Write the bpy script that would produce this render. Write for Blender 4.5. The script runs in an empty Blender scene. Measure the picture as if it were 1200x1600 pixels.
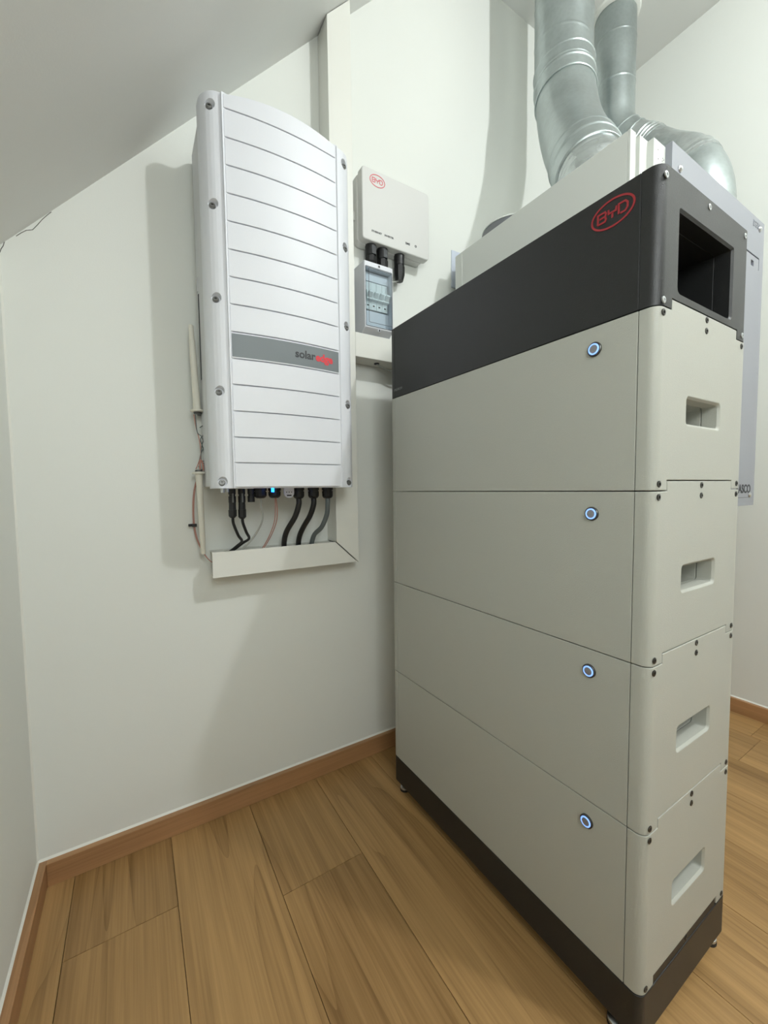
import bpy, bmesh, math, random
from mathutils import Vector, Matrix
random.seed(4)
C = bpy.context.scene.collection
SC = bpy.context.scene
PI = math.pi

# ------------------------------------------------------------------ camera
YW = 0.783                       # plane of the back wall
cam = bpy.data.cameras.new('camera')
cam.sensor_fit = 'HORIZONTAL'; cam.sensor_width = 24.0
cam.lens = 634.05 * 24 / 1200; cam.clip_start = 0.02
camo = bpy.data.objects.new('camera', cam); C.objects.link(camo)
yaw, pitch, roll = 0.551343, 0.057095, -0.012191
cy, sy, cp, sp = math.cos(yaw), math.sin(yaw), math.cos(pitch), math.sin(pitch)
fw = Vector((sy*cp, cy*cp, -sp)); rt = Vector((cy, -sy, 0)); up = rt.cross(fw)
cr, sr = math.cos(roll), math.sin(roll)
r2 = cr*rt + sr*up; u2 = -sr*rt + cr*up
m = Matrix((r2, u2, -fw)).transposed().to_4x4()
m.translation = Vector((-0.56416, -0.26048, 0.80121))
camo.matrix_world = m
SC.camera = camo

# ------------------------------------------------------------------ light
w = bpy.data.worlds.new('world'); SC.world = w; w.use_nodes = True
w.node_tree.nodes['Background'].inputs[0].default_value = (0.75, 0.8, 0.85, 1)
w.node_tree.nodes['Background'].inputs[1].default_value = 0.05
L = bpy.data.lights.new('ceiling_lamp_light', 'POINT')
L.energy = 46; L.shadow_soft_size = 0.03; L.color = (0.95, 0.985, 1.0)
lo = bpy.data.objects.new('ceiling_lamp_light', L); C.objects.link(lo)
lo.location = (0.53, -0.86, 2.38)
L2 = bpy.data.lights.new('left_fill_light', 'AREA')       # added cool fill for the left side; unseen area lamp behind the camera
L2.energy = 11.5; L2.shape = 'RECTANGLE'; L2.size = 0.6; L2.size_y = 0.55; L2.color = (0.92, 0.98, 0.98)
lo2 = bpy.data.objects.new('left_fill_light', L2); C.objects.link(lo2)
lo2.location = (-0.50, -0.80, 1.44)
lo2.rotation_euler = Vector((0.80, 0.50, -0.34)).to_track_quat('-Z', 'Y').to_euler()
SC.view_settings.view_transform = 'Standard'; SC.view_settings.look = 'None'
SC.view_settings.gamma = 1; SC.view_settings.exposure = 0.0
SC.view_settings.use_curve_mapping = False

# ------------------------------------------------------------------ materials
def lin(c):
    return tuple(((v/255)/12.92 if v/255 <= .04045 else ((v/255+.055)/1.055)**2.4) for v in c)
def mat(name, rgb, rough=.5, metal=0, bump=0, bscale=400, emit=None, estr=0, spec=.5, var=0, vscale=6, srgb=True):
    m = bpy.data.materials.new(name); m.use_nodes = True
    nt = m.node_tree; b = nt.nodes['Principled BSDF']
    c = lin(rgb) if srgb else rgb
    b.inputs['Base Color'].default_value = (*c, 1)
    b.inputs['Roughness'].default_value = rough; b.inputs['Metallic'].default_value = metal
    b.inputs['Specular IOR Level'].default_value = spec
    tc = nt.nodes.new('ShaderNodeTexCoord')
    if emit:
        b.inputs['Emission Color'].default_value = (*lin(emit), 1); b.inputs['Emission Strength'].default_value = estr
    if var:
        n = nt.nodes.new('ShaderNodeTexNoise'); n.inputs['Scale'].default_value = vscale; n.inputs['Detail'].default_value = 4
        nt.links.new(tc.outputs['Object'], n.inputs['Vector'])
        mr = nt.nodes.new('ShaderNodeMapRange'); mr.inputs[1].default_value = .3; mr.inputs[2].default_value = .7
        mr.inputs[3].default_value = 1-var; mr.inputs[4].default_value = 1+var
        nt.links.new(n.outputs[0], mr.inputs[0])
        mx = nt.nodes.new('ShaderNodeVectorMath'); mx.operation = 'SCALE'; mx.inputs[0].default_value = c
        nt.links.new(mr.outputs[0], mx.inputs['Scale']); nt.links.new(mx.outputs[0], b.inputs['Base Color'])
    if bump:
        n = nt.nodes.new('ShaderNodeTexNoise'); n.inputs['Scale'].default_value = bscale; n.inputs['Detail'].default_value = 3
        nt.links.new(tc.outputs['Object'], n.inputs['Vector'])
        bp = nt.nodes.new('ShaderNodeBump'); bp.inputs['Strength'].default_value = bump; bp.inputs['Distance'].default_value = .001
        nt.links.new(n.outputs[0], bp.inputs['Height']); nt.links.new(bp.outputs[0], b.inputs['Normal'])
    return m
def wood(name, dark, light, axis='Y', gscale=1.0, rough=.42):
    m = bpy.data.materials.new(name); m.use_nodes = True
    nt = m.node_tree; b = nt.nodes['Principled BSDF']; N = nt.nodes.new; K = nt.links.new
    b.inputs['Roughness'].default_value = rough
    tc = N('ShaderNodeTexCoord'); oi = N('ShaderNodeObjectInfo')
    off = N('ShaderNodeCombineXYZ'); mu = N('ShaderNodeMath'); mu.operation = 'MULTIPLY'; mu.inputs[1].default_value = 37.
    K(oi.outputs['Random'], mu.inputs[0]); K(mu.outputs[0], off.inputs[0]); K(mu.outputs[0], off.inputs[1]); K(mu.outputs[0], off.inputs[2])
    ad = N('ShaderNodeVectorMath'); K(tc.outputs['Object'], ad.inputs[0]); K(off.outputs[0], ad.inputs[1])
    def stretched(a, l, det, dist=0.):
        mp = N('ShaderNodeMapping')
        s = [a, a, a]; s['XYZ'.index(axis)] = l
        mp.inputs['Scale'].default_value = s
        K(ad.outputs[0], mp.inputs[0])
        n = N('ShaderNodeTexNoise'); n.inputs['Scale'].default_value = 1; n.inputs['Detail'].default_value = det
        n.inputs['Distortion'].default_value = dist
        K(mp.outputs[0], n.inputs['Vector']); return n.outputs[0]
    broad = stretched(8*gscale, .55*gscale, 2, .3)
    fine = stretched(260*gscale, 5*gscale, 3)
    mid = stretched(60*gscale, 2.2*gscale, 3, .3)
    # growth rings: bands of the broad noise
    mm = N('ShaderNodeMath'); mm.operation = 'MULTIPLY'; mm.inputs[1].default_value = 6; K(broad, mm.inputs[0])
    fr = N('ShaderNodeMath'); fr.operation = 'FRACT'; K(mm.outputs[0], fr.inputs[0])
    pw = N('ShaderNodeMath'); pw.operation = 'POWER'; pw.inputs[1].default_value = 9; K(fr.outputs[0], pw.inputs[0])
    def madd(x, k, y=None, c=0):
        q = N('ShaderNodeMath'); q.operation = 'MULTIPLY_ADD'; K(x, q.inputs[0]); q.inputs[1].default_value = k
        if y is None: q.inputs[2].default_value = c
        else: K(y, q.inputs[2])
        return q.outputs[0]
    t = madd(broad, .5, None, .0); t = madd(mid, .62, t); t = madd(fine, .48, t)
    t = madd(pw.outputs[0], -.20, t); t = madd(oi.outputs['Random'], .18, t)
    mr = N('ShaderNodeMapRange'); mr.inputs[1].default_value = .50; mr.inputs[2].default_value = 1.20; K(t, mr.inputs[0])
    mx = N('ShaderNodeMix'); mx.data_type = 'RGBA'
    mx.inputs[6].default_value = (*lin(dark), 1); mx.inputs[7].default_value = (*lin(light), 1)
    K(mr.outputs[0], mx.inputs[0]); K(mx.outputs[2], b.inputs['Base Color'])
    bp = N('ShaderNodeBump'); bp.inputs['Strength'].default_value = .18; bp.inputs['Distance'].default_value = .001
    K(fine, bp.inputs['Height']); K(bp.outputs[0], b.inputs['Normal'])
    return m
def galvanised(name, base=(184, 193, 193), rough=.31, crinkle=0):
    m = bpy.data.materials.new(name); m.use_nodes = True
    nt = m.node_tree; b = nt.nodes['Principled BSDF']; N = nt.nodes.new; K = nt.links.new
    b.inputs['Metallic'].default_value = .88
    tc = N('ShaderNodeTexCoord')
    v = N('ShaderNodeTexVoronoi'); v.inputs['Scale'].default_value = 90; K(tc.outputs['Object'], v.inputs['Vector'])
    n = N('ShaderNodeTexNoise'); n.inputs['Scale'].default_value = 14; K(tc.outputs['Object'], n.inputs['Vector'])
    ma = N('ShaderNodeMath'); ma.operation = 'MULTIPLY_ADD'; K(v.outputs['Distance'], ma.inputs[0]); ma.inputs[1].default_value = .25; K(n.outputs[0], ma.inputs[2])
    mr = N('ShaderNodeMapRange'); mr.inputs[1].default_value = .3; mr.inputs[2].default_value = .95
    mr.inputs[3].default_value = .82; mr.inputs[4].default_value = 1.08; K(ma.outputs[0], mr.inputs[0])
    s = N('ShaderNodeVectorMath'); s.operation = 'SCALE'; s.inputs[0].default_value = lin(base); K(mr.outputs[0], s.inputs['Scale'])
    K(s.outputs[0], b.inputs['Base Color'])
    m2 = N('ShaderNodeMapRange'); m2.inputs[3].default_value = rough-.06; m2.inputs[4].default_value = rough+.1; K(n.outputs[0], m2.inputs[0]); K(m2.outputs[0], b.inputs['Roughness'])
    if crinkle:
        k = N('ShaderNodeTexNoise'); k.inputs['Scale'].default_value = 26; k.inputs['Detail'].default_value = 6; k.inputs['Distortion'].default_value = 1.
        K(tc.outputs['Object'], k.inputs['Vector'])
        bp = N('ShaderNodeBump'); bp.inputs['Strength'].default_value = crinkle; bp.inputs['Distance'].default_value = .01
        K(k.outputs[0], bp.inputs['Height']); K(bp.outputs[0], b.inputs['Normal'])
    return m
def clear(name, tint, rough=.03, ior=1.45):
    m = bpy.data.materials.new(name); m.use_nodes = True
    nt = m.node_tree; N = nt.nodes.new; K = nt.links.new
    nt.nodes.remove(nt.nodes['Principled BSDF']); out = nt.nodes['Material Output']
    t = N('ShaderNodeBsdfTransparent'); t.inputs[0].default_value = (*tint, 1)
    g = N('ShaderNodeBsdfGlossy'); g.inputs['Roughness'].default_value = rough
    f = N('ShaderNodeFresnel'); f.inputs[0].default_value = ior
    mx = N('ShaderNodeMixShader'); K(f.outputs[0], mx.inputs[0]); K(t.outputs[0], mx.inputs[1]); K(g.outputs[0], mx.inputs[2])
    K(mx.outputs[0], out.inputs[0]); return m

M = dict(
    wall=mat('wall_paint', (229, 231, 225), .85, bump=.12, bscale=350, spec=.25, var=.008, vscale=2),
    ceil=mat('ceiling_paint', (228, 229, 226), .9, bump=.12, bscale=300, spec=.2),
    plank=wood('oak_plank', (118, 87, 47), (184, 146, 95)),
    bbx=wood('baseboard_wood_x', (138, 100, 65), (184, 140, 97), 'X', .8, .4),
    bby=wood('baseboard_wood_y', (138, 100, 65), (184, 140, 97), 'Y', .8, .4),
    seal=mat('sealant', (232, 232, 224), .6),
    crack=mat('crack_dark', (92, 90, 84), .9),
    light=mat('powder_coat_light_grey', (174, 175, 166), .48, bump=.35, bscale=900),
    dark=mat('powder_coat_anthracite', (31, 32, 32), .4, bump=.35, bscale=900),
    darkin=mat('anthracite_inner', (28, 29, 29), .7),
    seamd=mat('seam_dark', (60, 60, 55), .8),
    red=mat('logo_red', (150, 38, 44), .5),
    pink=mat('logo_pale_red', (214, 96, 104), .5),
    gtxt=mat('print_grey', (120, 122, 120), .6),
    dtxt=mat('print_dark', (58, 60, 62), .6),
    steel=mat('screw_steel', (200, 202, 204), .28, 1.0),
    dsteel=mat('screw_dark', (92, 92, 90), .38, 1.0),
    msteel=mat('screw_mid_steel', (132, 132, 130), .4, .8),
    hole=mat('screw_socket', (22, 22, 22), .8),
    ledring=mat('led_ring', (150, 190, 255), .3, emit=(130, 175, 255), estr=1.0),
    ledcore=mat('led_core', (150, 150, 155), .4, .5),
    blue=mat('led_blue', (60, 150, 255), .3, emit=(20, 110, 255), estr=9),
    inv=mat('inverter_white', (226, 228, 233), .42, bump=.15, bscale=700),
    invb=mat('inverter_housing', (212, 213, 214), .5, bump=.15, bscale=700),
    invl=mat('inverter_label_grey', (116, 123, 126), .45),
    rededge=mat('label_red', (222, 62, 70), .5),
    trunk=mat('trunking_pvc', (227, 227, 219), .45),
    box=mat('communication_box', (212, 212, 208), .5),
    fuse=mat('fuse_box_grey', (222, 224, 229), .45),
    fusew=mat('breaker_white', (225, 230, 228), .45),
    pane=clear('smoked_door', (.80, .87, .90)),
    black=mat('black_plastic', (24, 24, 25), .45),
    cablek=mat('cable_black', (22, 22, 23), .5),
    cableg=mat('cable_grey', (96, 104, 104), .5),
    cablel=mat('cable_light_grey', (170, 172, 166), .5),
    wirer=mat('wire_pink', (186, 134, 120), .5),
    rod=mat('rod_white', (224, 221, 208), .5),
    unit=mat('unit_white', (214, 217, 211), .5),
    grey=mat('unit_panel_grey', (150, 153, 160), .42),
    faint=mat('faint_print', (128, 132, 138), .5),
    plate=mat('zinc_plate', (205, 212, 224), .4, .3),
    dgrey=mat('unit_panel_side', (104, 106, 110), .5),
    galv=galvanised('galvanised_steel'),
    tape=galvanised('aluminium_tape', (200, 206, 206), .26, .25),
    flex=galvanised('flexible_foil', (196, 202, 202), .32, .6),
    rubber=mat('foot_rubber', (30, 28, 27), .7),
)

# ------------------------------------------------------------------ helpers
def box(bm, x0, x1, y0, y1, z0, z1):
    v = [bm.verts.new((x, y, z)) for z in (z0, z1) for y in (y0, y1) for x in (x0, x1)]
    for f in ((0, 2, 3, 1), (4, 5, 7, 6), (0, 1, 5, 4), (2, 6, 7, 3), (0, 4, 6, 2), (1, 3, 7, 5)):
        bm.faces.new([v[i] for i in f])
def prism(bm, pts, a, b, axis='Z'):
    """closed polygon extruded from a to b along axis; pts are the other two coordinates in order"""
    def P(p, h):
        return {'Z': (p[0], p[1], h), 'Y': (p[0], h, p[1]), 'X': (h, p[0], p[1])}[axis]
    A = [bm.verts.new(P(p, a)) for p in pts]; B = [bm.verts.new(P(p, b)) for p in pts]
    n = len(pts)
    bm.faces.new(A); bm.faces.new(B)
    for i in range(n): bm.faces.new((A[i], A[(i+1) % n], B[(i+1) % n], B[i]))
def rrect(x0, x1, y0, y1, r, seg=6):
    out = []
    rr = r if isinstance(r, (list, tuple)) else (r,)*4
    for (cx, cy_, a0, q) in ((x0+rr[0], y0+rr[0], PI, rr[0]), (x1-rr[1], y0+rr[1], 1.5*PI, rr[1]), (x1-rr[2], y1-rr[2], 0, rr[2]), (x0+rr[3], y1-rr[3], .5*PI, rr[3])):
        if q == 0: out.append((cx, cy_)); continue
        for i in range(seg+1):
            t = a0+i/seg*PI/2; out.append((cx+q*math.cos(t), cy_+q*math.sin(t)))
    return out
def frame(d):
    d = d.normalized(); a = Vector((0, 0, 1)) if abs(d.z) < .9 else Vector((1, 0, 0))
    u = d.cross(a).normalized(); return u, d.cross(u).normalized()
def cyl(bm, p0, p1, r, r1=None, seg=20):
    p0, p1 = Vector(p0), Vector(p1); r1 = r if r1 is None else r1
    u, v = frame(p1-p0); R = []
    for p, q in ((p0, r), (p1, r1)):
        R.append([bm.verts.new(p+u*q*math.cos(2*PI*i/seg)+v*q*math.sin(2*PI*i/seg)) for i in range(seg)])
    for i in range(seg): bm.faces.new((R[0][i], R[0][(i+1) % seg], R[1][(i+1) % seg], R[1][i]))
    bm.faces.new(R[0]); bm.faces.new(R[1])
def lathe(bm, p0, d, prof, seg=24):
    """prof: list of (distance along d, radius)"""
    p0, d = Vector(p0), Vector(d).normalized(); u, v = frame(d); R = []
    for h, q in prof:
        R.append([bm.verts.new(p0+d*h+u*q*math.cos(2*PI*i/seg)+v*q*math.sin(2*PI*i/seg)) for i in range(seg)])
    for a, b in zip(R, R[1:]):
        for i in range(seg): bm.faces.new((a[i], a[(i+1) % seg], b[(i+1) % seg], b[i]))
    bm.faces.new(R[0]); bm.faces.new(R[-1])
def catmull(pts, n=10):
    P = [Vector(p) for p in pts]; P = [2*P[0]-P[1]]+P+[2*P[-1]-P[-2]]; out = []
    for i in range(1, len(P)-2):
        for k in range(n):
            t = k/n
            out.append(.5*((2*P[i])+(-P[i-1]+P[i+1])*t+(2*P[i-1]-5*P[i]+4*P[i+1]-P[i+2])*t*t+(-P[i-1]+3*P[i]-3*P[i+1]+P[i+2])*t**3))
    out.append(P[-2]); return out
def sweep(bm, path, rad, seg=12, caps=True):
    """tube along path; rad a number or a function of arc length; parallel-transport frames"""
    P = [Vector(p) for p in path]; n = len(P); s = 0; R = []
    u = None
    for i in range(n):
        t = (P[min(i+1, n-1)]-P[max(i-1, 0)]).normalized()
        if u is None: u, v = frame(t)
        else:
            u = (u-t*u.dot(t)).normalized(); v = t.cross(u)
        if i: s += (P[i]-P[i-1]).length
        q = rad(s) if callable(rad) else rad
        R.append([bm.verts.new(P[i]+u*q*math.cos(2*PI*k/seg)+v*q*math.sin(2*PI*k/seg)) for k in range(seg)])
    for a, b in zip(R, R[1:]):
        for k in range(seg): bm.faces.new((a[k], a[(k+1) % seg], b[(k+1) % seg], b[k]))
    if caps: bm.faces.new(R[0]); bm.faces.new(R[-1])
def wpos(o):
    p = Vector((0, 0, 0))
    while o: p += o.location; o = o.parent
    return p
def apply_mods(o):
    dg = bpy.context.evaluated_depsgraph_get(); dg.update()
    me = bpy.data.meshes.new_from_object(o.evaluated_get(dg)); old = o.data
    o.modifiers.clear(); o.data = me; bpy.data.meshes.remove(old)
def obj(name, bm, m, parent=None, bevel=0, cut=None, smooth=True, seg=2, flip=False, ang=35):
    """geometry is given in world coordinates"""
    bmesh.ops.recalc_face_normals(bm, faces=bm.faces[:])
    me = bpy.data.meshes.new(name)
    o = bpy.data.objects.new(name, me); C.objects.link(o)
    org = wpos(parent) if parent else Vector((0, 0, 0))
    bmesh.ops.translate(bm, verts=bm.verts[:], vec=-org)
    bm.to_mesh(me); bm.free()
    if parent: o.parent = parent
    if cut:
        tmp = []
        for cb in cut:
            cb = cb.copy(); bmesh.ops.recalc_face_normals(cb, faces=cb.faces[:])
            bmesh.ops.translate(cb, verts=cb.verts[:], vec=-org)
            cm = bpy.data.meshes.new('cut'); cb.to_mesh(cm); cb.free()
            c = bpy.data.objects.new('cut', cm); C.objects.link(c); c.parent = parent
            q = o.modifiers.new('b', 'BOOLEAN'); q.operation = 'DIFFERENCE'; q.object = c; q.solver = 'EXACT'; tmp.append(c)
        apply_mods(o)
        for c in tmp:
            cm = c.data; bpy.data.objects.remove(c); bpy.data.meshes.remove(cm)
    o.name = name; o.data.name = name
    me = o.data
    me.materials.clear(); me.materials.append(m)
    if bevel:
        b = o.modifiers.new('bevel', 'BEVEL'); b.width = bevel; b.segments = seg; b.limit_method = 'ANGLE'; b.angle_limit = math.radians(40)
        b.harden_normals = True
    if smooth and len(me.polygons):
        me.polygons.foreach_set('use_smooth', [True]*len(me.polygons)); me.set_sharp_from_angle(angle=math.radians(ang))
    return o
def nb(): return bmesh.new()
def BX(*a):
    b = nb(); box(b, *a); return b
def PR(*a, **k):
    b = nb(); prism(b, *a, **k); return b
def tag(o, label, cat, group=None, kind=None):
    if label: o['label'] = label
    if cat: o['category'] = cat
    if group: o['group'] = group
    if kind: o['kind'] = kind
    return o
def thing(name, loc, label, cat, group=None):
    o = bpy.data.objects.new(name, None); C.objects.link(o); o.location = loc; o.empty_display_size = .05
    return tag(o, label, cat, group)
def struct(o): o['kind'] = 'structure'; return o
def copy_tree(o, parent=None):
    c = o.copy(); C.objects.link(c); c.parent = parent
    for ch in list(o.children): copy_tree(ch, c)
    return c
def text_bm(s, size, depth=.0004, bold=0.0, align='CENTER', spacing=1.0):
    """flat lettering in the XY plane, centred, with a little thickness"""
    cu = bpy.data.curves.new('t', 'FONT'); cu.body = s; cu.size = size; cu.extrude = depth; cu.offset = bold
    cu.align_x = align; cu.align_y = 'CENTER'; cu.space_character = spacing; cu.resolution_u = 3
    o = bpy.data.objects.new('t', cu); C.objects.link(o)
    dg = bpy.context.evaluated_depsgraph_get(); dg.update()
    me = bpy.data.meshes.new_from_object(o.evaluated_get(dg))
    bm = nb(); bm.from_mesh(me); bpy.data.objects.remove(o); bpy.data.curves.remove(cu); bpy.data.meshes.remove(me)
    return bm
def stroke(bm, pts, w, d=.0004, closed=False):
    """flat ribbon through 2D points, mitred"""
    P = [Vector((p[0], p[1])) for p in pts]; n = len(P); Lf, Rt = [], []
    for i in range(n):
        a = P[(i-1) % n] if (closed or i > 0) else None; b = P[(i+1) % n] if (closed or i < n-1) else None
        d1 = (P[i]-a).normalized() if a is not None else None; d2 = (b-P[i]).normalized() if b is not None else None
        if d1 is None: d1 = d2
        if d2 is None: d2 = d1
        t = (d1+d2).normalized(); nn = Vector((-t.y, t.x)); k = min(1/max(.35, nn.dot(Vector((-d1.y, d1.x)))), 2.2)
        Lf.append(P[i]+nn*w/2*k); Rt.append(P[i]-nn*w/2*k)
    rings = [[bm.verts.new((q.x, q.y, h)) for q, h in ((Lf[i], -d), (Rt[i], -d), (Rt[i], d), (Lf[i], d))] for i in range(n)]
    m = n if closed else n-1
    for i in range(m):
        a, b = rings[i], rings[(i+1) % n]
        for k in range(4): bm.faces.new((a[k], a[(k+1) % 4], b[(k+1) % 4], b[k]))
    if not closed: bm.faces.new(rings[0]); bm.faces.new(rings[-1])
def xf(bm, right, upv, at, s=1.0):
    """map the XY plane of bm to the world: x -> right, y -> up"""
    r, u = Vector(right), Vector(upv); n = r.cross(u)
    mt = Matrix((r, u, n)).transposed().to_4x4(); mt.translation = Vector(at)
    bmesh.ops.transform(bm, matrix=mt @ Matrix.Scale(s, 4), verts=bm.verts[:]); return bm
def oval_logo(a, b):
    """oval ring with the three block letters, in the XY plane"""
    bm = nb()
    stroke(bm, [(a*math.cos(t), b*math.sin(t)) for t in [2*PI*i/48 for i in range(48)]], a*.085, closed=True)
    h = b*.36; w = a*.085
    def L_(ps, cx, sx): stroke(bm, [(cx+x*sx, y*h) for x, y in ps], w)
    s = a*.20
    L_([(-1, -1), (-1, 1), (.75, 1), (1, .6), (.8, .08), (-.55, 0)], -a*.50, s); L_([(.8, -.08), (1, -.55), (.75, -1), (-1, -1)], -a*.50, s)
    L_([(-1, 1), (-.9, .15), (.9, .15), (1, 1)], 0, s*.95); L_([(0, .15), (0, -1)], 0, s)
    L_([(-1, -1), (-1, 1), (.5, 1), (1, .45), (1, -.45), (.5, -1), (-.6, -1)], a*.50, s)
    return bm

# ------------------------------------------------------------------ the room
XL, XR, YN, ZC = -0.762, 1.222, -2.9, 2.465
SX0, SZ0, SK = -0.762, 1.262, 1.102           # the sloping ceiling: z = SZ0 + SK*(x-SX0)
def slope_z(x): return SZ0+SK*(x-SX0)
SXT = SX0+(ZC-SZ0)/SK
pitchb = 0.178; seams = [.901-pitchb*k for k in range(-2, 11)]      # plank seams
fl = struct(obj('floor', BX(XL-.1, XR+.1, YN-.1, YW+.1, -.06, -.0125), M['seamd'], smooth=False))
rows = []
xs = sorted([x for x in seams if XL < x < XR]); xs = [XL]+xs+[XR]
joints = {-.345: (.495, -.78, -1.9), -.701: (.585, -.55, -1.75), -.523: (-.35, -1.5), -.762: (.2, -1.0, -2.2), -.167: (-.2, -1.3, -2.4), .011: (.33, -.9, -2.0), .189: (-.1, -1.2, -2.3)}
for i in range(len(xs)-1):
    x0, x1 = xs[i], xs[i+1]
    key = min(joints, key=lambda k: abs(k-x0)); ys = joints[key] if abs(key-x0) < .02 else tuple(YW-.5-random.random()*.5-1.15*k for k in range(3))
    ys = [YW+.0]+list(ys)+[YN]
    for a, b in zip(ys, ys[1:]):
        o = obj('plank', BX(x0+.00035, x1-.00035, b+.00035, a-.00035, -.012, 0), M['plank'], fl, bevel=.0006, seg=1)
wb = struct(obj('wall_back', PR([(XL-.1, 0), (XR+.1, 0), (XR+.1, ZC+.1), (SXT, ZC+.1), (XL-.1, slope_z(XL-.1)+.1)], YW, YW+.1, axis='Y'), M['wall'], smooth=False))
struct(obj('wall_left', BX(XL-.1, XL, YN, YW, 0, SZ0+.02), M['wall'], smooth=False))
struct(obj('wall_right', BX(XR, XR+.1, YN, YW, 0, ZC+.1), M['wall'], smooth=False))
struct(obj('wall_near', BX(XL-.1, XR+.1, YN-.1, YN, 0, ZC+.1), M['wall'], smooth=False))
struct(obj('ceiling', BX(SXT-.02, XR, YN, YW, ZC, ZC+.1), M['ceil'], smooth=False))
struct(obj('wall_sloped', PR([(XL-.1, slope_z(XL-.1)), (SXT, ZC), (SXT, ZC+.1), (XL-.1, slope_z(XL-.1)+.14)], YN, YW, axis='Y'), M['ceil'], smooth=False))
BT, BH = .016, .049
b1 = struct(obj('baseboard_back', BX(XL+BT, XR, YW-BT, YW, 0, BH), M['bbx'], bevel=.0012))
b2 = struct(obj('baseboard_left', BX(XL, XL+BT, YN, YW, 0, BH), M['bby'], bevel=.0012))
b3 = struct(obj('baseboard_right', BX(XR-BT, XR, YN, YW-BT, 0, BH), M['bby'], bevel=.0012))
obj('sealant', PR([(YW-.0035, BH), (YW, BH), (YW, BH+.004)], XL, XR, axis='X'), M['seal'], b1)
b = nb(); prism(b, [(XL, BH), (XL+.0035, BH), (XL, BH+.004)], YN, YW, axis='Y'); obj('sealant', b, M['seal'], b2)
b = nb(); prism(b, [(XR, BH), (XR-.0035, BH), (XR, BH+.004)], YN, YW, axis='Y'); obj('sealant', b, M['seal'], b3)
b = nb(); prism(b, [(XL, YW), (XL+.003, YW), (XL, YW-.003)], BH, SZ0-.005); obj('sealant', b, M['seal'], bpy.data.objects['wall_left'])
# settlement crack where the back wall meets the slope
def wline(bm, pts, wd, y=YW):
    q = nb(); stroke(q, pts, wd, .0003)
    xf(q, (1, 0, 0), (0, 0, 1), (0, y, 0)); me = bpy.data.meshes.new('q'); q.to_mesh(me); q.free(); bm.from_mesh(me); bpy.data.meshes.remove(me)
b = nb()
ck = [(-.752, 1.2735), (-.7542, 1.2652), (-.7575, 1.2585), (-.7600, 1.250)]
wline(b, ck, .0012)
ck = [(-.7348, 1.2885), (-.7272, 1.2967), (-.7194, 1.3038), (-.7098, 1.308), (-.7027, 1.3186), (-.6944, 1.332), (-.6861, 1.3431), (-.6797, 1.3510)]
wline(b, ck, .0011)
obj('crack', b, M['crack'], wb)

# ------------------------------------------------------------------ battery tower
W, LN, CAP = .2832, .6212, .0234
HM, SEAM0 = .233, .095
ZS = [SEAM0+HM*k for k in range(5)]                       # .095 ... 1.027
NX0, NX1, NH, G = .0345, .2435, .0135, .0007
def end_profile(near=True, r=.013):
    if near: return rrect(0, W, 0, CAP, (r, r, 0, 0), 7)
    return rrect(0, W, LN-CAP, LN, (0, 0, r, r), 7)
def screw_bm(x, z, y=0, ny=-1):
    b = nb(); lathe(b, (x, y-ny*.0004, z), (0, ny, 0), [(0, .0043), (.0012, .0043), (.0016, .0036), (.0016, .0020), (.0004, .0018)], 16)
    return b
def screws(parent, spots, m, y=0):
    for x, z in spots:
        obj('screw', screw_bm(x, z, y), m, parent)
TONGUES = [BX(-.01, NX0, -.01, .04, 0, 1), BX(NX1, W+.01, -.01, .04, 0, 1)]
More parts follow.
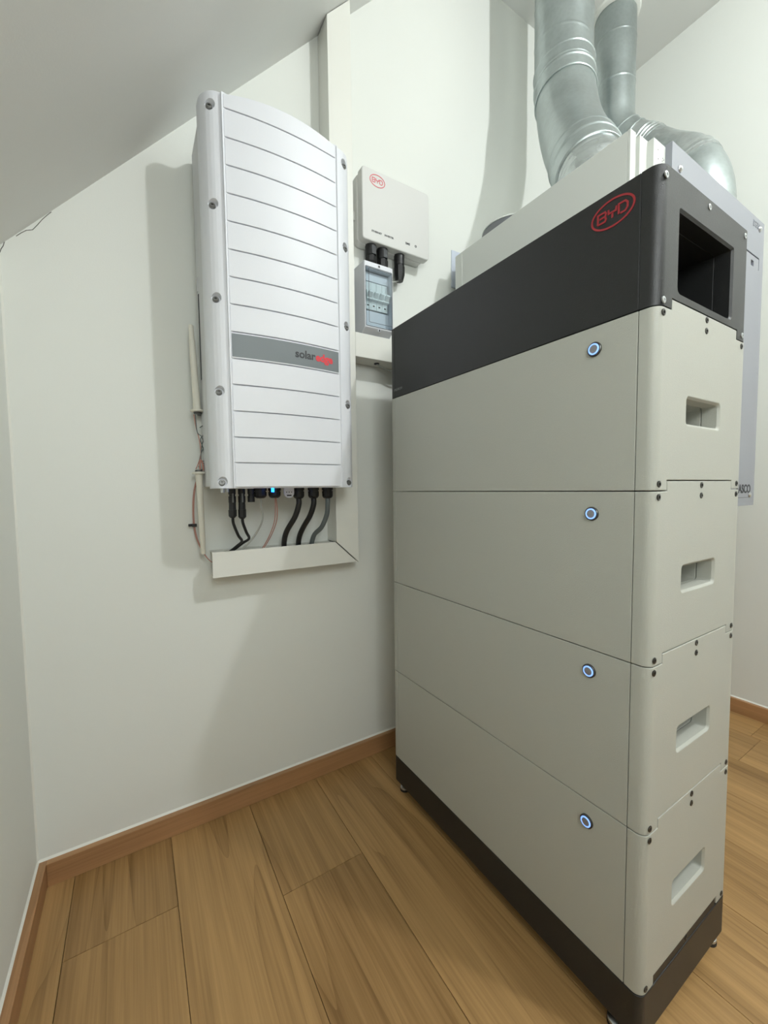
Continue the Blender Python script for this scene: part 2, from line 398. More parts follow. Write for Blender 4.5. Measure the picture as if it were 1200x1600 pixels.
def build_module(z0, z1, m, name, label, light=True, top_tongue=True):
    t = thing(name, (W/2, LN/2, z0), label, 'battery module', 'battery modules stacked in the tower')
    hr = [(.085, .190, z0+.0915, z0+.126)]
    hx0, hx1, hz0, hz1 = hr[0]
    hc = PR(rrect(hx0, hx1, hz0, hz1, .0045, 4), -.01, .052, axis='Y')
    ch = PR([(-.001, 0), (.0, 0)], 0, 1) if False else None
    # flared mouth of the grip
    fl_ = nb()
    A = rrect(hx0-.003, hx1+.003, hz0-.003, hz1+.003, .007, 4); Bq = rrect(hx0, hx1, hz0, hz1, .0045, 4)
    va = [fl_.verts.new((x, -.0002, z)) for x, z in A]; vb = [fl_.verts.new((x, .0035, z)) for x, z in Bq]
    vc = [fl_.verts.new((x, -.004, z)) for x, z in A]
    n = len(A)
    for p_, q_ in ((vc, va), (va, vb)):
        for i in range(n): fl_.faces.new((p_[i], p_[(i+1) % n], q_[(i+1) % n], q_[i]))
    fl_.faces.new(vc); fl_.faces.new(vb)
    obj('body', BX(0, W, CAP+G, LN-CAP-G, z0+G, z1-G), m, t, bevel=.0007, cut=[hc])
    for near in (True, False):
        prof = end_profile(near); tt = NH if top_tongue else 0
        y0, y1 = (-.01, CAP+.01) if near else (LN-CAP-.01, LN+.01)
        cuts = [BX(NX0-G, NX1+G, y0, y1, z0-.01, z0+NH+G),
                BX(-.01, NX0+G, y0, y1, z1-G, z1+.05), BX(NX1-G, W+.01, y0, y1, z1-G, z1+.05)]
        if near: cuts += [hc, fl_]
        c = obj('end_cover', PR(prof, z0+G, z1+NH-G), m, t, bevel=.0011, cut=cuts)
        if near:
            d = .008
            screws(c, [(.0125, z0+d+.001), (.2630, z0+d+.001), (.0125, z1-d), (.2630, z1-d), (.1365, z1-d), (.1365, z1+d-.001)], M['dsteel'])
    if True:
        y, z = .0815, z0+.2005
        bt = nb(); lathe(bt, (0.0005, y, z), (-1, 0, 0), [(0, .0100), (.0026, .0100), (.0034, .0092), (.0034, .0078)], 32)
        bo = obj('power_button', bt, M['dsteel'], t)
        bt = nb(); lathe(bt, (-.0028, y, z), (-1, 0, 0), [(0, .0078), (.0009, .0078), (.0012, .0074), (.0012, .0060), (.0004, .0058)], 32); obj('light_ring', bt, M['ledring'], bo)
        bt = nb(); lathe(bt, (-.0028, y, z), (-1, 0, 0), [(0, .0058), (.0010, .0057), (.0012, .0048)], 32); obj('button_cap', bt, M['ledcore'], bo)
    return t
mlabels = ['light grey battery module at the bottom of the tower, resting on the dark base',
           'light grey battery module second from the bottom of the tower',
           'light grey battery module third from the bottom of the tower',
           'light grey battery module directly under the dark control unit']
mod0 = build_module(ZS[0], ZS[1], M['light'], 'battery_module', mlabels[0])
for k in (1, 2, 3):
    c = copy_tree(mod0); c.location.z = ZS[k]; c['label'] = mlabels[k]
# control unit on top
ZT = 1.1972
bc = thing('battery_control_unit', (W/2, LN/2, ZS[4]), 'dark anthracite control unit with red oval logo, on top of the battery tower', 'control unit')
VX0, VX1, VZ0, VZ1 = .050, .2195, 1.053, 1.155
vent = PR(rrect(VX0, VX1, VZ0, VZ1, (.006, .006, .002, .002), 4), -.01, .11, axis='Y')
fl_ = nb(); A = rrect(VX0-.003, VX1+.003, VZ0-.003, VZ1+.003, (.008, .008, .004, .004), 4); Bq = rrect(VX0, VX1, VZ0, VZ1, (.006, .006, .002, .002), 4)
va = [fl_.verts.new((x, -.0002, z)) for x, z in A]; vb = [fl_.verts.new((x, .003, z)) for x, z in Bq]; vc = [fl_.verts.new((x, -.004, z)) for x, z in A]
n = len(A)
for p_, q_ in ((vc, va), (va, vb)):
    for i in range(n): fl_.faces.new((p_[i], p_[(i+1) % n], q_[(i+1) % n], q_[i]))
fl_.faces.new(vc); fl_.faces.new(vb)
obj('body', BX(0, W, CAP+G, LN-CAP-G, ZS[4]+G, ZT), M['dark'], bc, bevel=.0007, cut=[vent])
for near in (True, False):
    y0, y1 = (-.01, CAP+.01) if near else (LN-CAP-.01, LN+.01)
    cuts = [BX(NX0-G, NX1+G, y0, y1, ZS[4]-.01, ZS[4]+NH+G)]
    if near: cuts += [vent, fl_]
    c = obj('end_cover', PR(end_profile(near, .015), ZS[4]+G, ZT), M['dark'], bc, bevel=.0012, cut=cuts)
    if near: screws(c, [(.011, 1.184), (.134, 1.187), (.262, 1.187), (.012, 1.034), (.264, 1.036)], M['steel'])
# the inner tray of the recess
b = nb(); box(b, VX0+.0005, VX1-.0005, .108, .1098, VZ0, VZ1); obj('recess_back', b, M['darkin'], bc)
xl = xf(oval_logo(.0285, .0175), (0, -1, 0), (0, 0, 1), (-.0003, .060, 1.1685)); lg = obj('logo', xl, M['red'], bc, smooth=False); lg['label'] = 'red oval logo reading BYD'
xl = xf(text_bm('PREMIUM', .0085, .0002, .0001), (0, -1, 0), (0, 0, 1), (-.0002, .583, 1.0455)); obj('lettering', xl, M['gtxt'], bc, smooth=False)
# base with levelling feet
bs = thing('battery_plinth', (W/2, LN/2, 0), 'dark anthracite base plinth under the battery tower on small feet', 'plinth')
b = PR(rrect(0, W, 0, LN, .013, 7), .0285, SEAM0-G)
obj('plinth_frame', b, M['dark'], bs, bevel=.0012)
b = BX(NX0+.001, NX1-.001, .0012, CAP, SEAM0-.004, SEAM0+NH-.0012); tg = obj('locking_lip', b, M['dark'], bs, bevel=.0012)
screws(tg, [(.1365, SEAM0+.0065)], M['dsteel'], .0010)
for fx, fy in ((.020, .600), (.017, .041), (.266, .017), (.263, .600)):
    b = nb(); lathe(b, (fx, fy, 0), (0, 0, 1), [(0, .0125), (.004, .0125), (.0055, .0115)], 24); f = obj('foot', b, M['rubber'], bs)
    b = nb(); lathe(b, (fx, fy, .0055), (0, 0, 1), [(0, .0118), (.004, .0118), (.0055, .0095), (.0075, .0045), (.0235, .0045)], 24); obj('foot_disc', b, M['steel'], f)

# ------------------------------------------------------------------ inverter
IZ0, IZ1 = .806, 1.576
iv = thing('solar_inverter', (-.275, YW, IZ0), 'tall white ribbed inverter with grey label band mounted on the back wall', 'inverter')
IL, IR = -.4260, -.0985                     # outer sides of the cover
RL, RR = -.3885, -.1435                   # the two vertical ridges
YF, SAG = .610, .010
ch = (RR-RL)/2; Rr = (ch*ch+SAG*SAG)/(2*SAG); cxm = (RL+RR)/2
def front_y(x): return YF-(math.sqrt(max(0, Rr*Rr-(x-cxm)**2))-(Rr-SAG))
rear = PR(rrect(IL+.0015, -.1100, .66, YW-.012, .008, 4), IZ0+.004, IZ1-.028); obj('rear_housing', rear, M['invb'], iv, bevel=.003)
b = BX(IL+.03, -.125, YW-.013, YW-.0005, IZ0+.05, IZ1-.08); obj('mounting_bracket', b, M['steel'], iv, bevel=.001)
# cooling fins between housing and wall, seen from the side
# cover: plan outline with rounded sides and bulged front
def cover_plan(inset=0):
    P = [(IL+.002, .672), (IL, .668)]
    rr_ = RL-IL-.001
    for i in range(9):
        t = PI+i/8*PI/2; P.append((IL+rr_+rr_*math.cos(t), .655+(.655-YF-.004)*math.sin(t)))
    P.append((RL, YF-.0005))
    k = 20
    for i in range(1, k): x = RL+(RR-RL)*i/k; P.append((x, front_y(x)+.0055))
    P.append((RR, YF-.0005))
    rr_ = IR-RR-.001
    for i in range(9):
        t = 1.5*PI+i/8*PI/2; P.append((IR-rr_+rr_*math.cos(t), .655+(.655-YF-.004)*math.sin(t)))
    P += [(IR, .668), (IR-.002, .672)]
    return P
ARCH = .013
def arch(bm, z, amt=ARCH):
    for v in bm.verts:
        if abs(v.co.z-z) < 1e-5 and RL-.001 < v.co.x < RR+.001: v.co.z += amt*(1-((v.co.x-cxm)/ch)**2)
    return bm
cov = arch(PR(cover_plan(), IZ0, IZ1), IZ1)
cuts = []
sz = [1.556, 1.370, 1.190, 1.007, .824]
for z in sz:
    for x, d in ((-.4135, -.8), (-.1150, .8)):
        q = nb(); lathe(q, (x, .603, z), Vector((d*-.25, 1, -.32)), [(-.03, .0200), (.0245, .0095)], 20); cuts.append(q)
cv = obj('front_cover', cov, M['inv'], iv, bevel=.0045, seg=3, cut=cuts)
for z in sz:
    for x, d in ((-.4135, -.8), (-.1150, .8)):
        q = nb(); p = Vector((x, .603, z)); dd = Vector((d*-.25, 1, -.32)).normalized()
        lathe(q, p+dd*.0250, -dd, [(0, .0062), (.004, .0062), (.0056, .0050), (.0056, .0026), (.003, .0024)], 16); obj('screw', q, M['msteel'], iv)
# ridges
for x in (RL, RR):
    b = PR(rrect(x-.0011, x+.0011, YF-.003, YF+.004, .0005, 2), IZ0+.0005, IZ1-.003); obj('ridge', b, M['inv'], iv)
# slats
zb = [1.5735, 1.547, 1.493, 1.441, 1.388, 1.335, 1.281, 1.228, 1.175, 1.121, 1.068, 1.016, .963, .910, .858, .8075]
def arc_panel(x0, x1, z0, z1, t0, t1, n=18):
    b = nb(); F, K_ = [], []
    for i in range(n+1):
        x = x0+(x1-x0)*i/n; nx = (x-cxm)/Rr; ny = -math.sqrt(1-nx*nx); base = Vector((x, front_y(x)))
        F.append((x+nx*t0, base.y+ny*t0)); K_.append((x+nx*t1, base.y+ny*t1))
    prism(b, F+K_[::-1], z0, z1); return b
for i in range(15):
    z1, z0 = zb[i], zb[i+1]
    if i == 9:
        o = obj('slat', arc_panel(RL+.003, RR-.003, z0+.0012, z1-.0012, 0, -.007), M['inv'], iv, bevel=.0008)
        lb = obj('label_band', arc_panel(RL+.0045, RR-.0045, z0+.0036, z1-.0036, .0006, -.002), M['invl'], o)
        zc = (z0+z1)/2+.001
        def wrap(bm, xc, zc_):
            for v in bm.verts:
                x, y, h = v.co; X = xc+x; nx = (X-cxm)/Rr; off = .0009+h
                v.co = Vector((X+nx*off, front_y(X)-math.sqrt(1-nx*nx)*off, zc_+y))
            return bm
        tb = text_bm('solar', .0235, .0002, .0006, align='RIGHT'); obj('lettering', wrap(tb, RR-.0655, zc), M['dtxt'], lb, smooth=False)
        tb = text_bm('edge', .0235, .0002, .0008, align='LEFT', spacing=.95)
        e = obj('lettering', wrap(tb, RR-.0640, zc-.0005), M['rededge'], lb, smooth=False); e['label'] = 'red part of the lettering'
    else:
        ap = arc_panel(RL+.003, RR-.003, z0+.0012, z1-.0012, 0, -.007)
        if i == 0: arch(ap, z1-.0012)
        obj('slat', ap, M['inv'], iv, bevel=.0009)
# side latch marks
b = nb(); box(b, IL+.0000, IL+.0020, .745, .757, 1.245, 1.275); obj('side_clip', b, M['invb'], iv)
b = nb(); box(b, IL+.0000, IL+.0020, .735, .741, 1.05, 1.235); obj('side_gasket', b, M['dtxt'], iv)
# what hangs from the underside: glands belong to the inverter, cables and plugs are things
YG = .680
def gland(x, z1=.780, r=.0130, y=YG):
    b = nb(); lathe(b, (x, y, IZ0+.0), (0, 0, -1), [(0, r*1.02), (.006, r*1.02), (.0062, r*.88), (.0085, r*.88), (.0087, r*1.0), (IZ0-z1-.006, r*.97), (IZ0-z1-.002, r*.8), (IZ0-z1, r*.55)], 12)
    obj('cable_gland', b, M['black'], iv, ang=25)
gland(-.3175, .783, .0145); gland(-.285, .783, .0145); gland(-.2265, .780, .0135); gland(-.1885, .780, .0135); gland(-.1515, .779, .0135)
b = nb(); cyl(b, (-.3005, .640, IZ0), (-.3005, .640, IZ0-.009), .0032); obj('status_light', b, M['blue'], iv)
b = PR(rrect(-.2665, -.2425, .783, IZ0, (.011, .011, 0, 0), 6), YG-.014, YG-.011, axis='Y')
tb_ = obj('hanging_tab', b, M['inv'], iv)
b = nb(); box(b, -.2600, -.2490, YG-.0144, YG-.0139, .7870, .7900); obj('tab_slot', b, M['black'], tb_)
for x in (-.2605, -.2545, -.2485):
    b = nb(); box(b, x-.0010, x+.0010, YG-.0144, YG-.0139, .7950, .7972); obj('tab_hole', b, M['black'], tb_)
b = nb(); cyl(b, (-.404, .65, IZ0), (-.404, .65, IZ0-.009), .004); obj('ground_screw', b, M['steel'], iv)
b = nb(); cyl(b, (-.395, .65, IZ0), (-.395, .65, IZ0-.008), .0032); obj('ground_screw', b, M['steel'], iv)

def cable(name, pts, r, m, label, cat='cable', group=None, seg=10, n=10, parent=None):
    b = nb(); sweep(b, catmull(pts, n), r, seg)
    o = obj(name, b, m, parent)
    if label: tag(o, label, cat, group)
    return o
YTR = .752     # inside the trunking
cable('power_cable', [(-.2265, YG, .784), (-.2268, YG, .765), (-.234, .69, .735), (-.2465, .715, .700), (-.2475, .735, .672), (-.2425, YTR, .640)], .0066, M['cablek'], 'thick black cable from the inverter to the lower trunking, left one of the two')
cable('power_cable', [(-.1885, YG, .784), (-.1888, YG, .765), (-.195, .69, .737), (-.2065, .715, .702), (-.2090, .735, .675), (-.205, YTR, .640)], .0066, M['cablek'], 'thick black cable from the inverter to the lower trunking, right one beside the grey cable')
cable('power_cable', [(-.1515, YG, .784), (-.1515, YG, .765), (-.151, .688, .738), (-.158, .705, .706), (-.170, .730, .682), (-.1725, YTR, .640)], .0060, M['cableg'], 'thick grey cable from the inverter to the lower trunking')
cable('thin_cable', [(-.3175, YG, .785), (-.316, .685, .765), (-.310, .695, .735), (-.322, .705, .703), (-.340, .718, .676), (-.3665, .740, .648)], .0022, M['cablel'], 'thin light grey cable curving from the inverter to the trunking beside the black plugs')
cable('signal_wire', [(-.284, YG, .785), (-.281, .69, .755), (-.2815, .70, .725), (-.289, .72, .690), (-.302, YTR, .650)], .0011, M['wirer'], 'thin pink wire below the blue light, left of the pair')
cable('signal_wire', [(-.282, YG, .785), (-.2765, .69, .755), (-.2765, .70, .725), (-.283, .728, .688), (-.2975, YTR+.004, .650)], .0011, M['wirer'], 'thin pink wire below the blue light, right of the pair')
def plug(x, zb_, lab, tail):
    t = thing('solar_plug', (x, YG, zb_), lab, 'plug')
    b = nb(); lathe(b, (x, YG, IZ0-.001), (0, 0, -1), [(0, .0078), (.012, .0078), (.0122, .0066), (.016, .0066), (.0162, .0080), (.030, .0080)], 12); obj('socket_body', b, M['black'], t)
    if zb_ < .75:
        b = nb(); lathe(b, (x, YG, IZ0-.031), (0, 0, -1), [(0, .0074), (.016, .0078), (.0162, .0088), (IZ0-.031-zb_-.004, .0086), (IZ0-.031-zb_, .005)], 8); obj('plug_nut', b, M['black'], t, ang=25)
        b = nb(); box(b, x-.0015, x+.0015, YG-.0085, YG-.0078, .775, .795); obj('print_strip', b, M['gtxt'], t)
    if tail:
        b = nb(); sweep(b, catmull(tail), .0032, 8); obj('cable', b, M['cablek'], t)
plug(-.3795, .741, 'black plug hanging under the inverter, leftmost, on its thin black cable', [(-.3795, YG, .744), (-.378, .683, .728), (-.367, .69, .700), (-.3555, .71, .684), (-.3640, .73, .670), (-.386, YTR, .648)])
plug(-.3590, .738, 'black plug hanging under the inverter, second from the left, on its thin black cable', [(-.3590, YG, .741), (-.3575, .683, .728), (-.349, .69, .706), (-.339, .71, .689), (-.3485, .735, .676), (-.3765, YTR+.006, .650)])
plug(-.3385, .771, 'short black plug cap under the inverter beside the two long plugs', None)

# ------------------------------------------------------------------ cable trunking
YT = .723
def hollow(name, label, outer, inner, extra=None):
    pass
tv = thing('cable_trunking', (-.0755, YW, .60), 'white vertical cable trunking running up behind the inverter to the sloped ceiling', 'trunking')
b = nb(); xa, xb = -.1085, -.0425
v = []
for y in (YT, YW-.0002):
    for x, z in ((xa, .6615), (xb, .6005), (xb, slope_z(xb)-.002), (xa, slope_z(xa)-.002)): v.append(b.verts.new((x, y, z)))
for f in ((0, 1, 2, 3), (7, 6, 5, 4), (0, 4, 5, 1), (1, 5, 6, 2), (2, 6, 7, 3), (3, 7, 4, 0)): b.faces.new([v[i] for i in f])
obj('trunking_body', b, M['trunk'], tv, bevel=.0012)
th = thing('cable_trunking', (-.25, YW, .602), 'white horizontal cable trunking below the inverter with open left end and mitred right corner', 'trunking')
b = nb(); v = []
for y in (YT, YT+.0022):
    for x, z in ((-.4185, .602), (-.0482, .602), (-.1125, .6615), (-.4185, .6615)): v.append(b.verts.new((x, y, z)))
for f in ((0, 1, 2, 3), (7, 6, 5, 4), (0, 4, 5, 1), (1, 5, 6, 2), (2, 6, 7, 3), (3, 7, 4, 0)): b.faces.new([v[i] for i in f])
obj('lid', b, M['trunk'], th, bevel=.0005)
b = nb(); box(b, -.4145, -.0470, YT+.0022, YW-.0002, .6025, .6045)
box(b, -.4145, -.1110, YW-.0024, YW-.0002, .6045, .6585)
prism(b, [(-.4145, .6045), (-.045, .6045), (-.045, .6046), (-.4145, .6046)], YT+.003, YW-.003, axis='Y')
obj('channel', b, M['trunk'], th)
cc = [PR(rrect(x-w_, x+w_, .736-w_*.5, .765, .003, 3), .65, .67) for x, w_ in ((-.245, .0085), (-.206, .0085), (-.1735, .008), (-.301, .004), (-.376, .012))]
obj('channel_top', BX(-.4145, -.1115, YT+.0022, YW-.0002, .6570, .6590), M['trunk'], th, cut=cc)
tr = thing('cable_trunking', (.10, YW, 1.158), 'white horizontal cable trunking under the small fuse box, running behind the battery tower', 'trunking')
b = nb(); box(b, -.0425, .30, YT, YW-.0002, 1.158, 1.222); obj('trunking_body', b, M['trunk'], tr, bevel=.0012)
b = nb(); lathe(b, (.040, .752, 1.1585), (0, 0, -1), [(0, .0075), (.003, .0075), (.0032, .0045)], 16); obj('cable_outlet', b, M['black'], tr)
cable('thin_cable', [(.040, .752, 1.156), (.058, .750, 1.149), (.090, .745, 1.141), (.14, .735, 1.135), (.20, .71, 1.125)], .0024, M['cablel'], 'thin pale cable leaving the underside of the trunking towards the battery tower')

# ------------------------------------------------------------------ white rods and wires at the left of the inverter
def rod(x0, z0, x1, z1, flange_at_bottom, lab):
    t = thing('white_rod', (x0, .748, z0), lab, 'rod')
    b = nb(); p0, p1 = Vector((x0, .748, z0)), Vector((x1, .748, z1)); d = p1-p0; h = d.length
    if flange_at_bottom: pr = [(.004, .0082), (h*.25, .0076), (h*.82, .0066), (h*.825, .0058), (h-.002, .0054), (h, .0035)]
    else: pr = [(0, .0045), (.002, .0056), (h*.3, .0062), (h-.02, .0072), (h-.004, .0080)]
    lathe(b, p0, d, pr, 20); obj('shaft', b, M['rod'], t)
    q = p0 if flange_at_bottom else p1; b = nb()
    dd = d.normalized()*(1 if flange_at_bottom else -1)
    lathe(b, q, dd, [(0, .0125), (.0015, .0148), (.0045, .0148), (.0055, .0095)], 24); obj('flange', b, M['rod'], t)
    b = nb(); lathe(b, q-dd*.004, dd, [(0, .0075), (.004, .0085)], 20); obj('plug_end', b, M['dsteel'], t)
    b = nb(); box(b, q.x+.008, q.x+.0115, .752, .757, q.z-.002, q.z+.001); box(b, q.x+.004, q.x+.0115, .757, .7825, q.z-.002, q.z+.001); obj('bracket', b, M['dsteel'], t)
rod(-.4350, .979, -.4415, 1.170, True, 'white tapered rod clipped beside the inverter, upper one')
rod(-.4335, .656, -.4365, .845, False, 'white tapered rod clipped beside the inverter, lower one')
wr = thing('wire_tangle', (-.425, .745, .85), 'tangle of thin grey and pink wires between the two white rods', 'wires')
random.seed(11)
tang = [[(-.436, .748, .973), (-.432, .75, .945), (-.4255, .752, .915), (-.424, .75, .885), (-.431, .75, .862), (-.436, .748, .851)],
        [(-.433, .748, .973), (-.430, .75, .935), (-.421, .752, .925), (-.4165, .752, .905), (-.423, .75, .888), (-.428, .75, .868), (-.4275, .748, .853)],
        [(-.4175, .755, .977), (-.4155, .755, .950), (-.417, .752, .930), (-.4235, .752, .918), (-.4185, .75, .896), (-.4165, .75, .872), (-.4195, .75, .850)],
        [(-.4245, .752, .945), (-.4165, .75, .948), (-.416, .75, .922), (-.4215, .75, .905), (-.424, .75, .872), (-.417, .75, .862), (-.4185, .75, .846)],
        [(-.426, .75, .868), (-.4155, .75, .868), (-.415, .752, .852), (-.424, .75, .850), (-.430, .75, .858)]]
for i, p in enumerate(tang):
    b = nb(); sweep(b, catmull([(q[0]-.0065, q[1], q[2]) for q in p], 8), .0011, 6); obj('wire', b, M['wirer'] if i in (0,) else M['cableg'], wr)
b = nb(); lathe(b, (-.4185, .75, .897), (0, 0, -1), [(0, .0045), (.010, .0045)], 10); obj('cable_tie', b, M['dtxt'], wr)
b = nb(); sweep(b, catmull([(-.4335, .748, .850), (-.4335, .748, .864), (-.431, .748, .871), (-.4275, .749, .862), (-.4265, .75, .848)], 8), .0019, 8); obj('wire', b, M['wirer'], wr)
pw = thing('pink_wire_pair', (-.447, .772, .64), 'pair of thin pink wires behind the lower white rod, running into the open trunking end', 'wires')
for k, dx in enumerate((0, .0022)):
    b = nb(); sweep(b, catmull([(-.4275+dx, .757, .846), (-.440+dx, .766, .825), (-.4475+dx, .77, .790), (-.4495+dx, .772, .735), (-.4455+dx, .77, .695), (-.434+dx, .762, .662-dx), (-.4215+dx, .756, .641-dx), (-.408+dx, .754, .630)], 8), .0010, 6); obj('wire', b, M['wirer'], pw)
b = nb(); box(b, -.4525, -.4425, .7655, .7765, .7185, .7255); box(b, -.4600, -.4525, .769, .774, .7195, .7255); obj('cable_tie', b, M['black'], pw, bevel=.0008)

# ------------------------------------------------------------------ communication box
cb = thing('communication_box', (.10, YW, 1.475), 'square light grey box with pale red logo on wall above fuse box', 'control box')
X0, X1, Z0, Z1, YB = -.010, .2165, 1.480, 1.670, .733
obj('rear_shell', PR(rrect(X0-.004, X1-.006, Z0-.002, Z1-.006, .016, 6), .757, YW-.0002, axis='Y'), M['box'], cb, bevel=.004)
obj('front_shell', PR(rrect(X0, X1, Z0, Z1, .010, 6), YB, .758, axis='Y'), M['box'], cb, bevel=.0035, seg=3)
b = nb(); box(b, X0-.011, X0-.002, .768, .776, Z0+.062, Z0+.086); obj('latch', b, M['box'], cb, bevel=.002)
lg = obj('logo', xf(oval_logo(.0235, .0155), (1, 0, 0), (0, 0, 1), (.0385, YB-.0002, 1.6425)), M['pink'], cb, smooth=False); lg['label'] = 'pale red oval logo reading BYD'
for s, x in (('ETHERNET', .0345), ('INVERTER', .0745), ('BMS', .138)):
    obj('lettering', xf(text_bm(s, .0068 if s != 'BMS' else .0088, .0002, .0002), (1, 0, 0), (0, 0, 1), (x, YB-.0002, 1.5065)), M['dtxt'], cb, smooth=False)
b = nb(); stroke(b, [(.0030*math.cos(2*PI*i/16), .0030*math.sin(2*PI*i/16)) for i in range(16)], .0012, .0002, True); stroke(b, [(-.0022, 0), (.0022, 0)], .001, .0002)
obj('ground_symbol', xf(b, (1, 0, 0), (0, 0, 1), (.1665, YB-.0002, 1.5075)), M['dtxt'], cb, smooth=False)
def conn(x, zb_, lab, r=.0165, y=.757):
    t = thing('cable_connector', (x, y, zb_), lab, 'connector')
    b = nb(); lathe(b, (x, y, 1.482), (0, 0, -1), [(0, r*.98), (.030, r*.92), (.0302, r*.86), (.034, r*.86)], 16); obj('sleeve', b, M['black'], t)
    h = 1.482-.034-zb_
    b = nb(); lathe(b, (x, y, 1.448), (0, 0, -1), [(0, r), (h*.15, r*1.02), (h*.62, r), (h, r*.72)], 8); obj('coupling_nut', b, M['black'], t, ang=25)
    if zb_ > 1.41:
        b = nb(); box(b, x-.006, x+.008, y-r-.0005, y-r+.004, 1.452, 1.474); obj('window', b, M['dtxt'], t, bevel=.001)
conn(.0285, 1.428, 'black connector under the communication box, leftmost')
conn(.0660, 1.418, 'black connector under the communication box, middle one above the fuse box')
conn(.1240, 1.408, 'long black connector under the communication box, rightmost, right of the fuse box', .0160)
cable('thin_cable', [(.122, .757, 1.410), (.108, .760, 1.404), (.085, .765, 1.402), (.066, .77, 1.402)], .0020, M['cablel'], 'short pale cable from the long connector to the fuse box')

# ------------------------------------------------------------------ fuse box
fb = thing('fuse_box', (.027, YW, 1.22), 'small grey fuse box with smoked transparent door below the communication box', 'fuse box')
FX0, FX1, FZ0, FZ1, FY = -.0185, .0710, 1.219, 1.4095, .711
side = [(FY, FZ1), (FY, FZ0+.018), (FY+.030, FZ0), (YW-.0002, FZ0), (YW-.0002, FZ1+.004), (FY+.02, FZ1+.001)]
cav = BX(FX0+.004, FX1-.0045, FY-.01, YW-.012, 1.2425, 1.3935)
obj('housing', PR(side, FX0, FX1, axis='X'), M['fuse'], fb, bevel=.0025, cut=[cav])
dr = nb(); o_ = rrect(FX0+.0028, FX1-.003, 1.2405, 1.3955, .002, 3); i_ = rrect(FX0+.008, FX1-.0085, 1.247, 1.3875, .002, 3)
va = [dr.verts.new((x, FY-.0003, z)) for x, z in o_]; vb = [dr.verts.new((x, FY-.0085, z)) for x, z in i_]; n = len(o_)
for i in range(n): dr.faces.new((va[i], va[(i+1) % n], vb[(i+1) % n], vb[i]))
dr.faces.new(vb)
dro = obj('door', dr, M['pane'], fb, smooth=False); dro['label'] = 'smoked transparent door'
for rr_, y_ in ((o_, FY-.0004), (i_, FY-.0086)):
    b = nb(); stroke(b, rr_, .0009, .0003, True); obj('door_edge', xf(b, (1, 0, 0), (0, 0, 1), (0, y_, 0)), M['dtxt'], dro, smooth=False)
obj('inner_plate', BX(FX0+.0045, FX1-.005, .745, .747, 1.243, 1.393), M['fuse'], fb)
for s_ in (0, 1):
    z = 1.3665 if s_ else 1.288
    obj('inner_cover', BX(FX0+.0045, FX1-.005, .727, .745, z-(.0 if s_ else .040), z+(.024 if s_ else 0)), M['fuse'], fb, bevel=.001)
for k in range(4):
    x0 = -.0095+k*.0180
    b = nb(); prism(b, [(.744, 1.291), (.7255, 1.291), (.7255, 1.313), (.716, 1.3145), (.716, 1.338), (.7255, 1.3395), (.7255, 1.364), (.744, 1.364)], x0, x0+.0174, axis='X')
    br = obj('breaker', b, M['fusew'], fb, bevel=.0006)
    b = nb(); prism(b, [(.717, 1.317), (.7055, 1.3285), (.707, 1.3325), (.717, 1.331)], x0+.003, x0+.0144, axis='X'); obj('toggle', b, M['fusew'], br, bevel=.0006)
    b = nb(); box(b, x0+.006, x0+.0115, .7251, .7259, 1.300, 1.3035); obj('terminal_mark', b, M['black'], br)
for z, y_ in ((1.4020, FY), (1.2335, FY+.002)):
    b = nb(); box(b, .0225, .0305, y_-.0012, y_+.004, z-.0042, z+.0042); f = obj('cover_screw', b, M['fuse'], fb, bevel=.001)
    b = nb(); box(b, .0240, .0290, y_-.0015, y_-.0008, z-.0027, z+.0027); obj('screw_slot', b, M['dtxt'], f)

# ------------------------------------------------------------------ ventilation unit
UX0, UX1, UY0, UY1, UZ0, UZ1 = .303, 1.031, .205, .722, .782, 1.508
vu = thing('ventilation_unit', ((UX0+UX1)/2, YW, UZ0), 'large white ventilation unit with grey front panel on the wall behind the battery tower', 'ventilation unit')
obj('housing', PR(rrect(UX0, UX1, UY0, UY1, (.001, .004, .012, .012), 4), UZ0, UZ1), M['unit'], vu, bevel=.0015)
obj('side_edge', PR(rrect(UX0-.0025, UX0+.004, .682, .690, .002, 3), UZ0+.01, UZ1-.006), M['unit'], vu)
obj('mounting_plate', BX(.345, 1.00, YW-.0045, YW-.0005, 1.455, 1.572), M['plate'], vu, bevel=.0005)
obj('mounting_spacer', BX(.40, .96, UY1, YW-.0045, 1.46, 1.50), M['dgrey'], vu)
obj('front_strip', BX(.3035, .3235, .199, UY0, UZ0, UZ1+.001), M['unit'], vu, bevel=.001)
obj('front_strip', BX(.333, .4300, .196, UY0, UZ0, UZ1-.001), M['unit'], vu, bevel=.001)
cbk = obj('connector_cover', BX(.3610, .4195, .183, .197, 1.20, UZ1-.003), M['unit'], vu, bevel=.001)
for x, z in ((.377, 1.487), (.379, 1.470), (.3975, 1.478), (.4015, 1.476), (.3955, 1.472), (.4, 1.468), (.390, 1.455), (.377, 1.442), (.402, 1.45)):
    b = nb(); cyl(b, (x, .1834, z), (x, .1826, z), .0011, seg=8); obj('pin_hole', b, M['gtxt'], cbk)
GP = dict(x0=.408, x1=.9305, y0=.170, y1=.200, z0=.743, z1=1.5085)
cutg = []
sl = nb(); box(sl, .80, .903, .16, .176, 1.4065, 1.4105); box(sl, .8985, .903, .16, .176, 1.378, 1.4105); 
cutg = [BX(.80, .903, .16, .176, 1.4065, 1.4105), BX(.8985, .903, .16, .176, 1.379, 1.409), BX(.846, .8655, .16, .185, 1.3795, 1.394)]
fp = obj('front_panel', BX(GP['x0'], GP['x1'], GP['y0'], GP['y1'], GP['z0'], GP['z1']), M['grey'], vu, bevel=.0008, cut=cutg); fp['label'] = 'grey steel front panel'
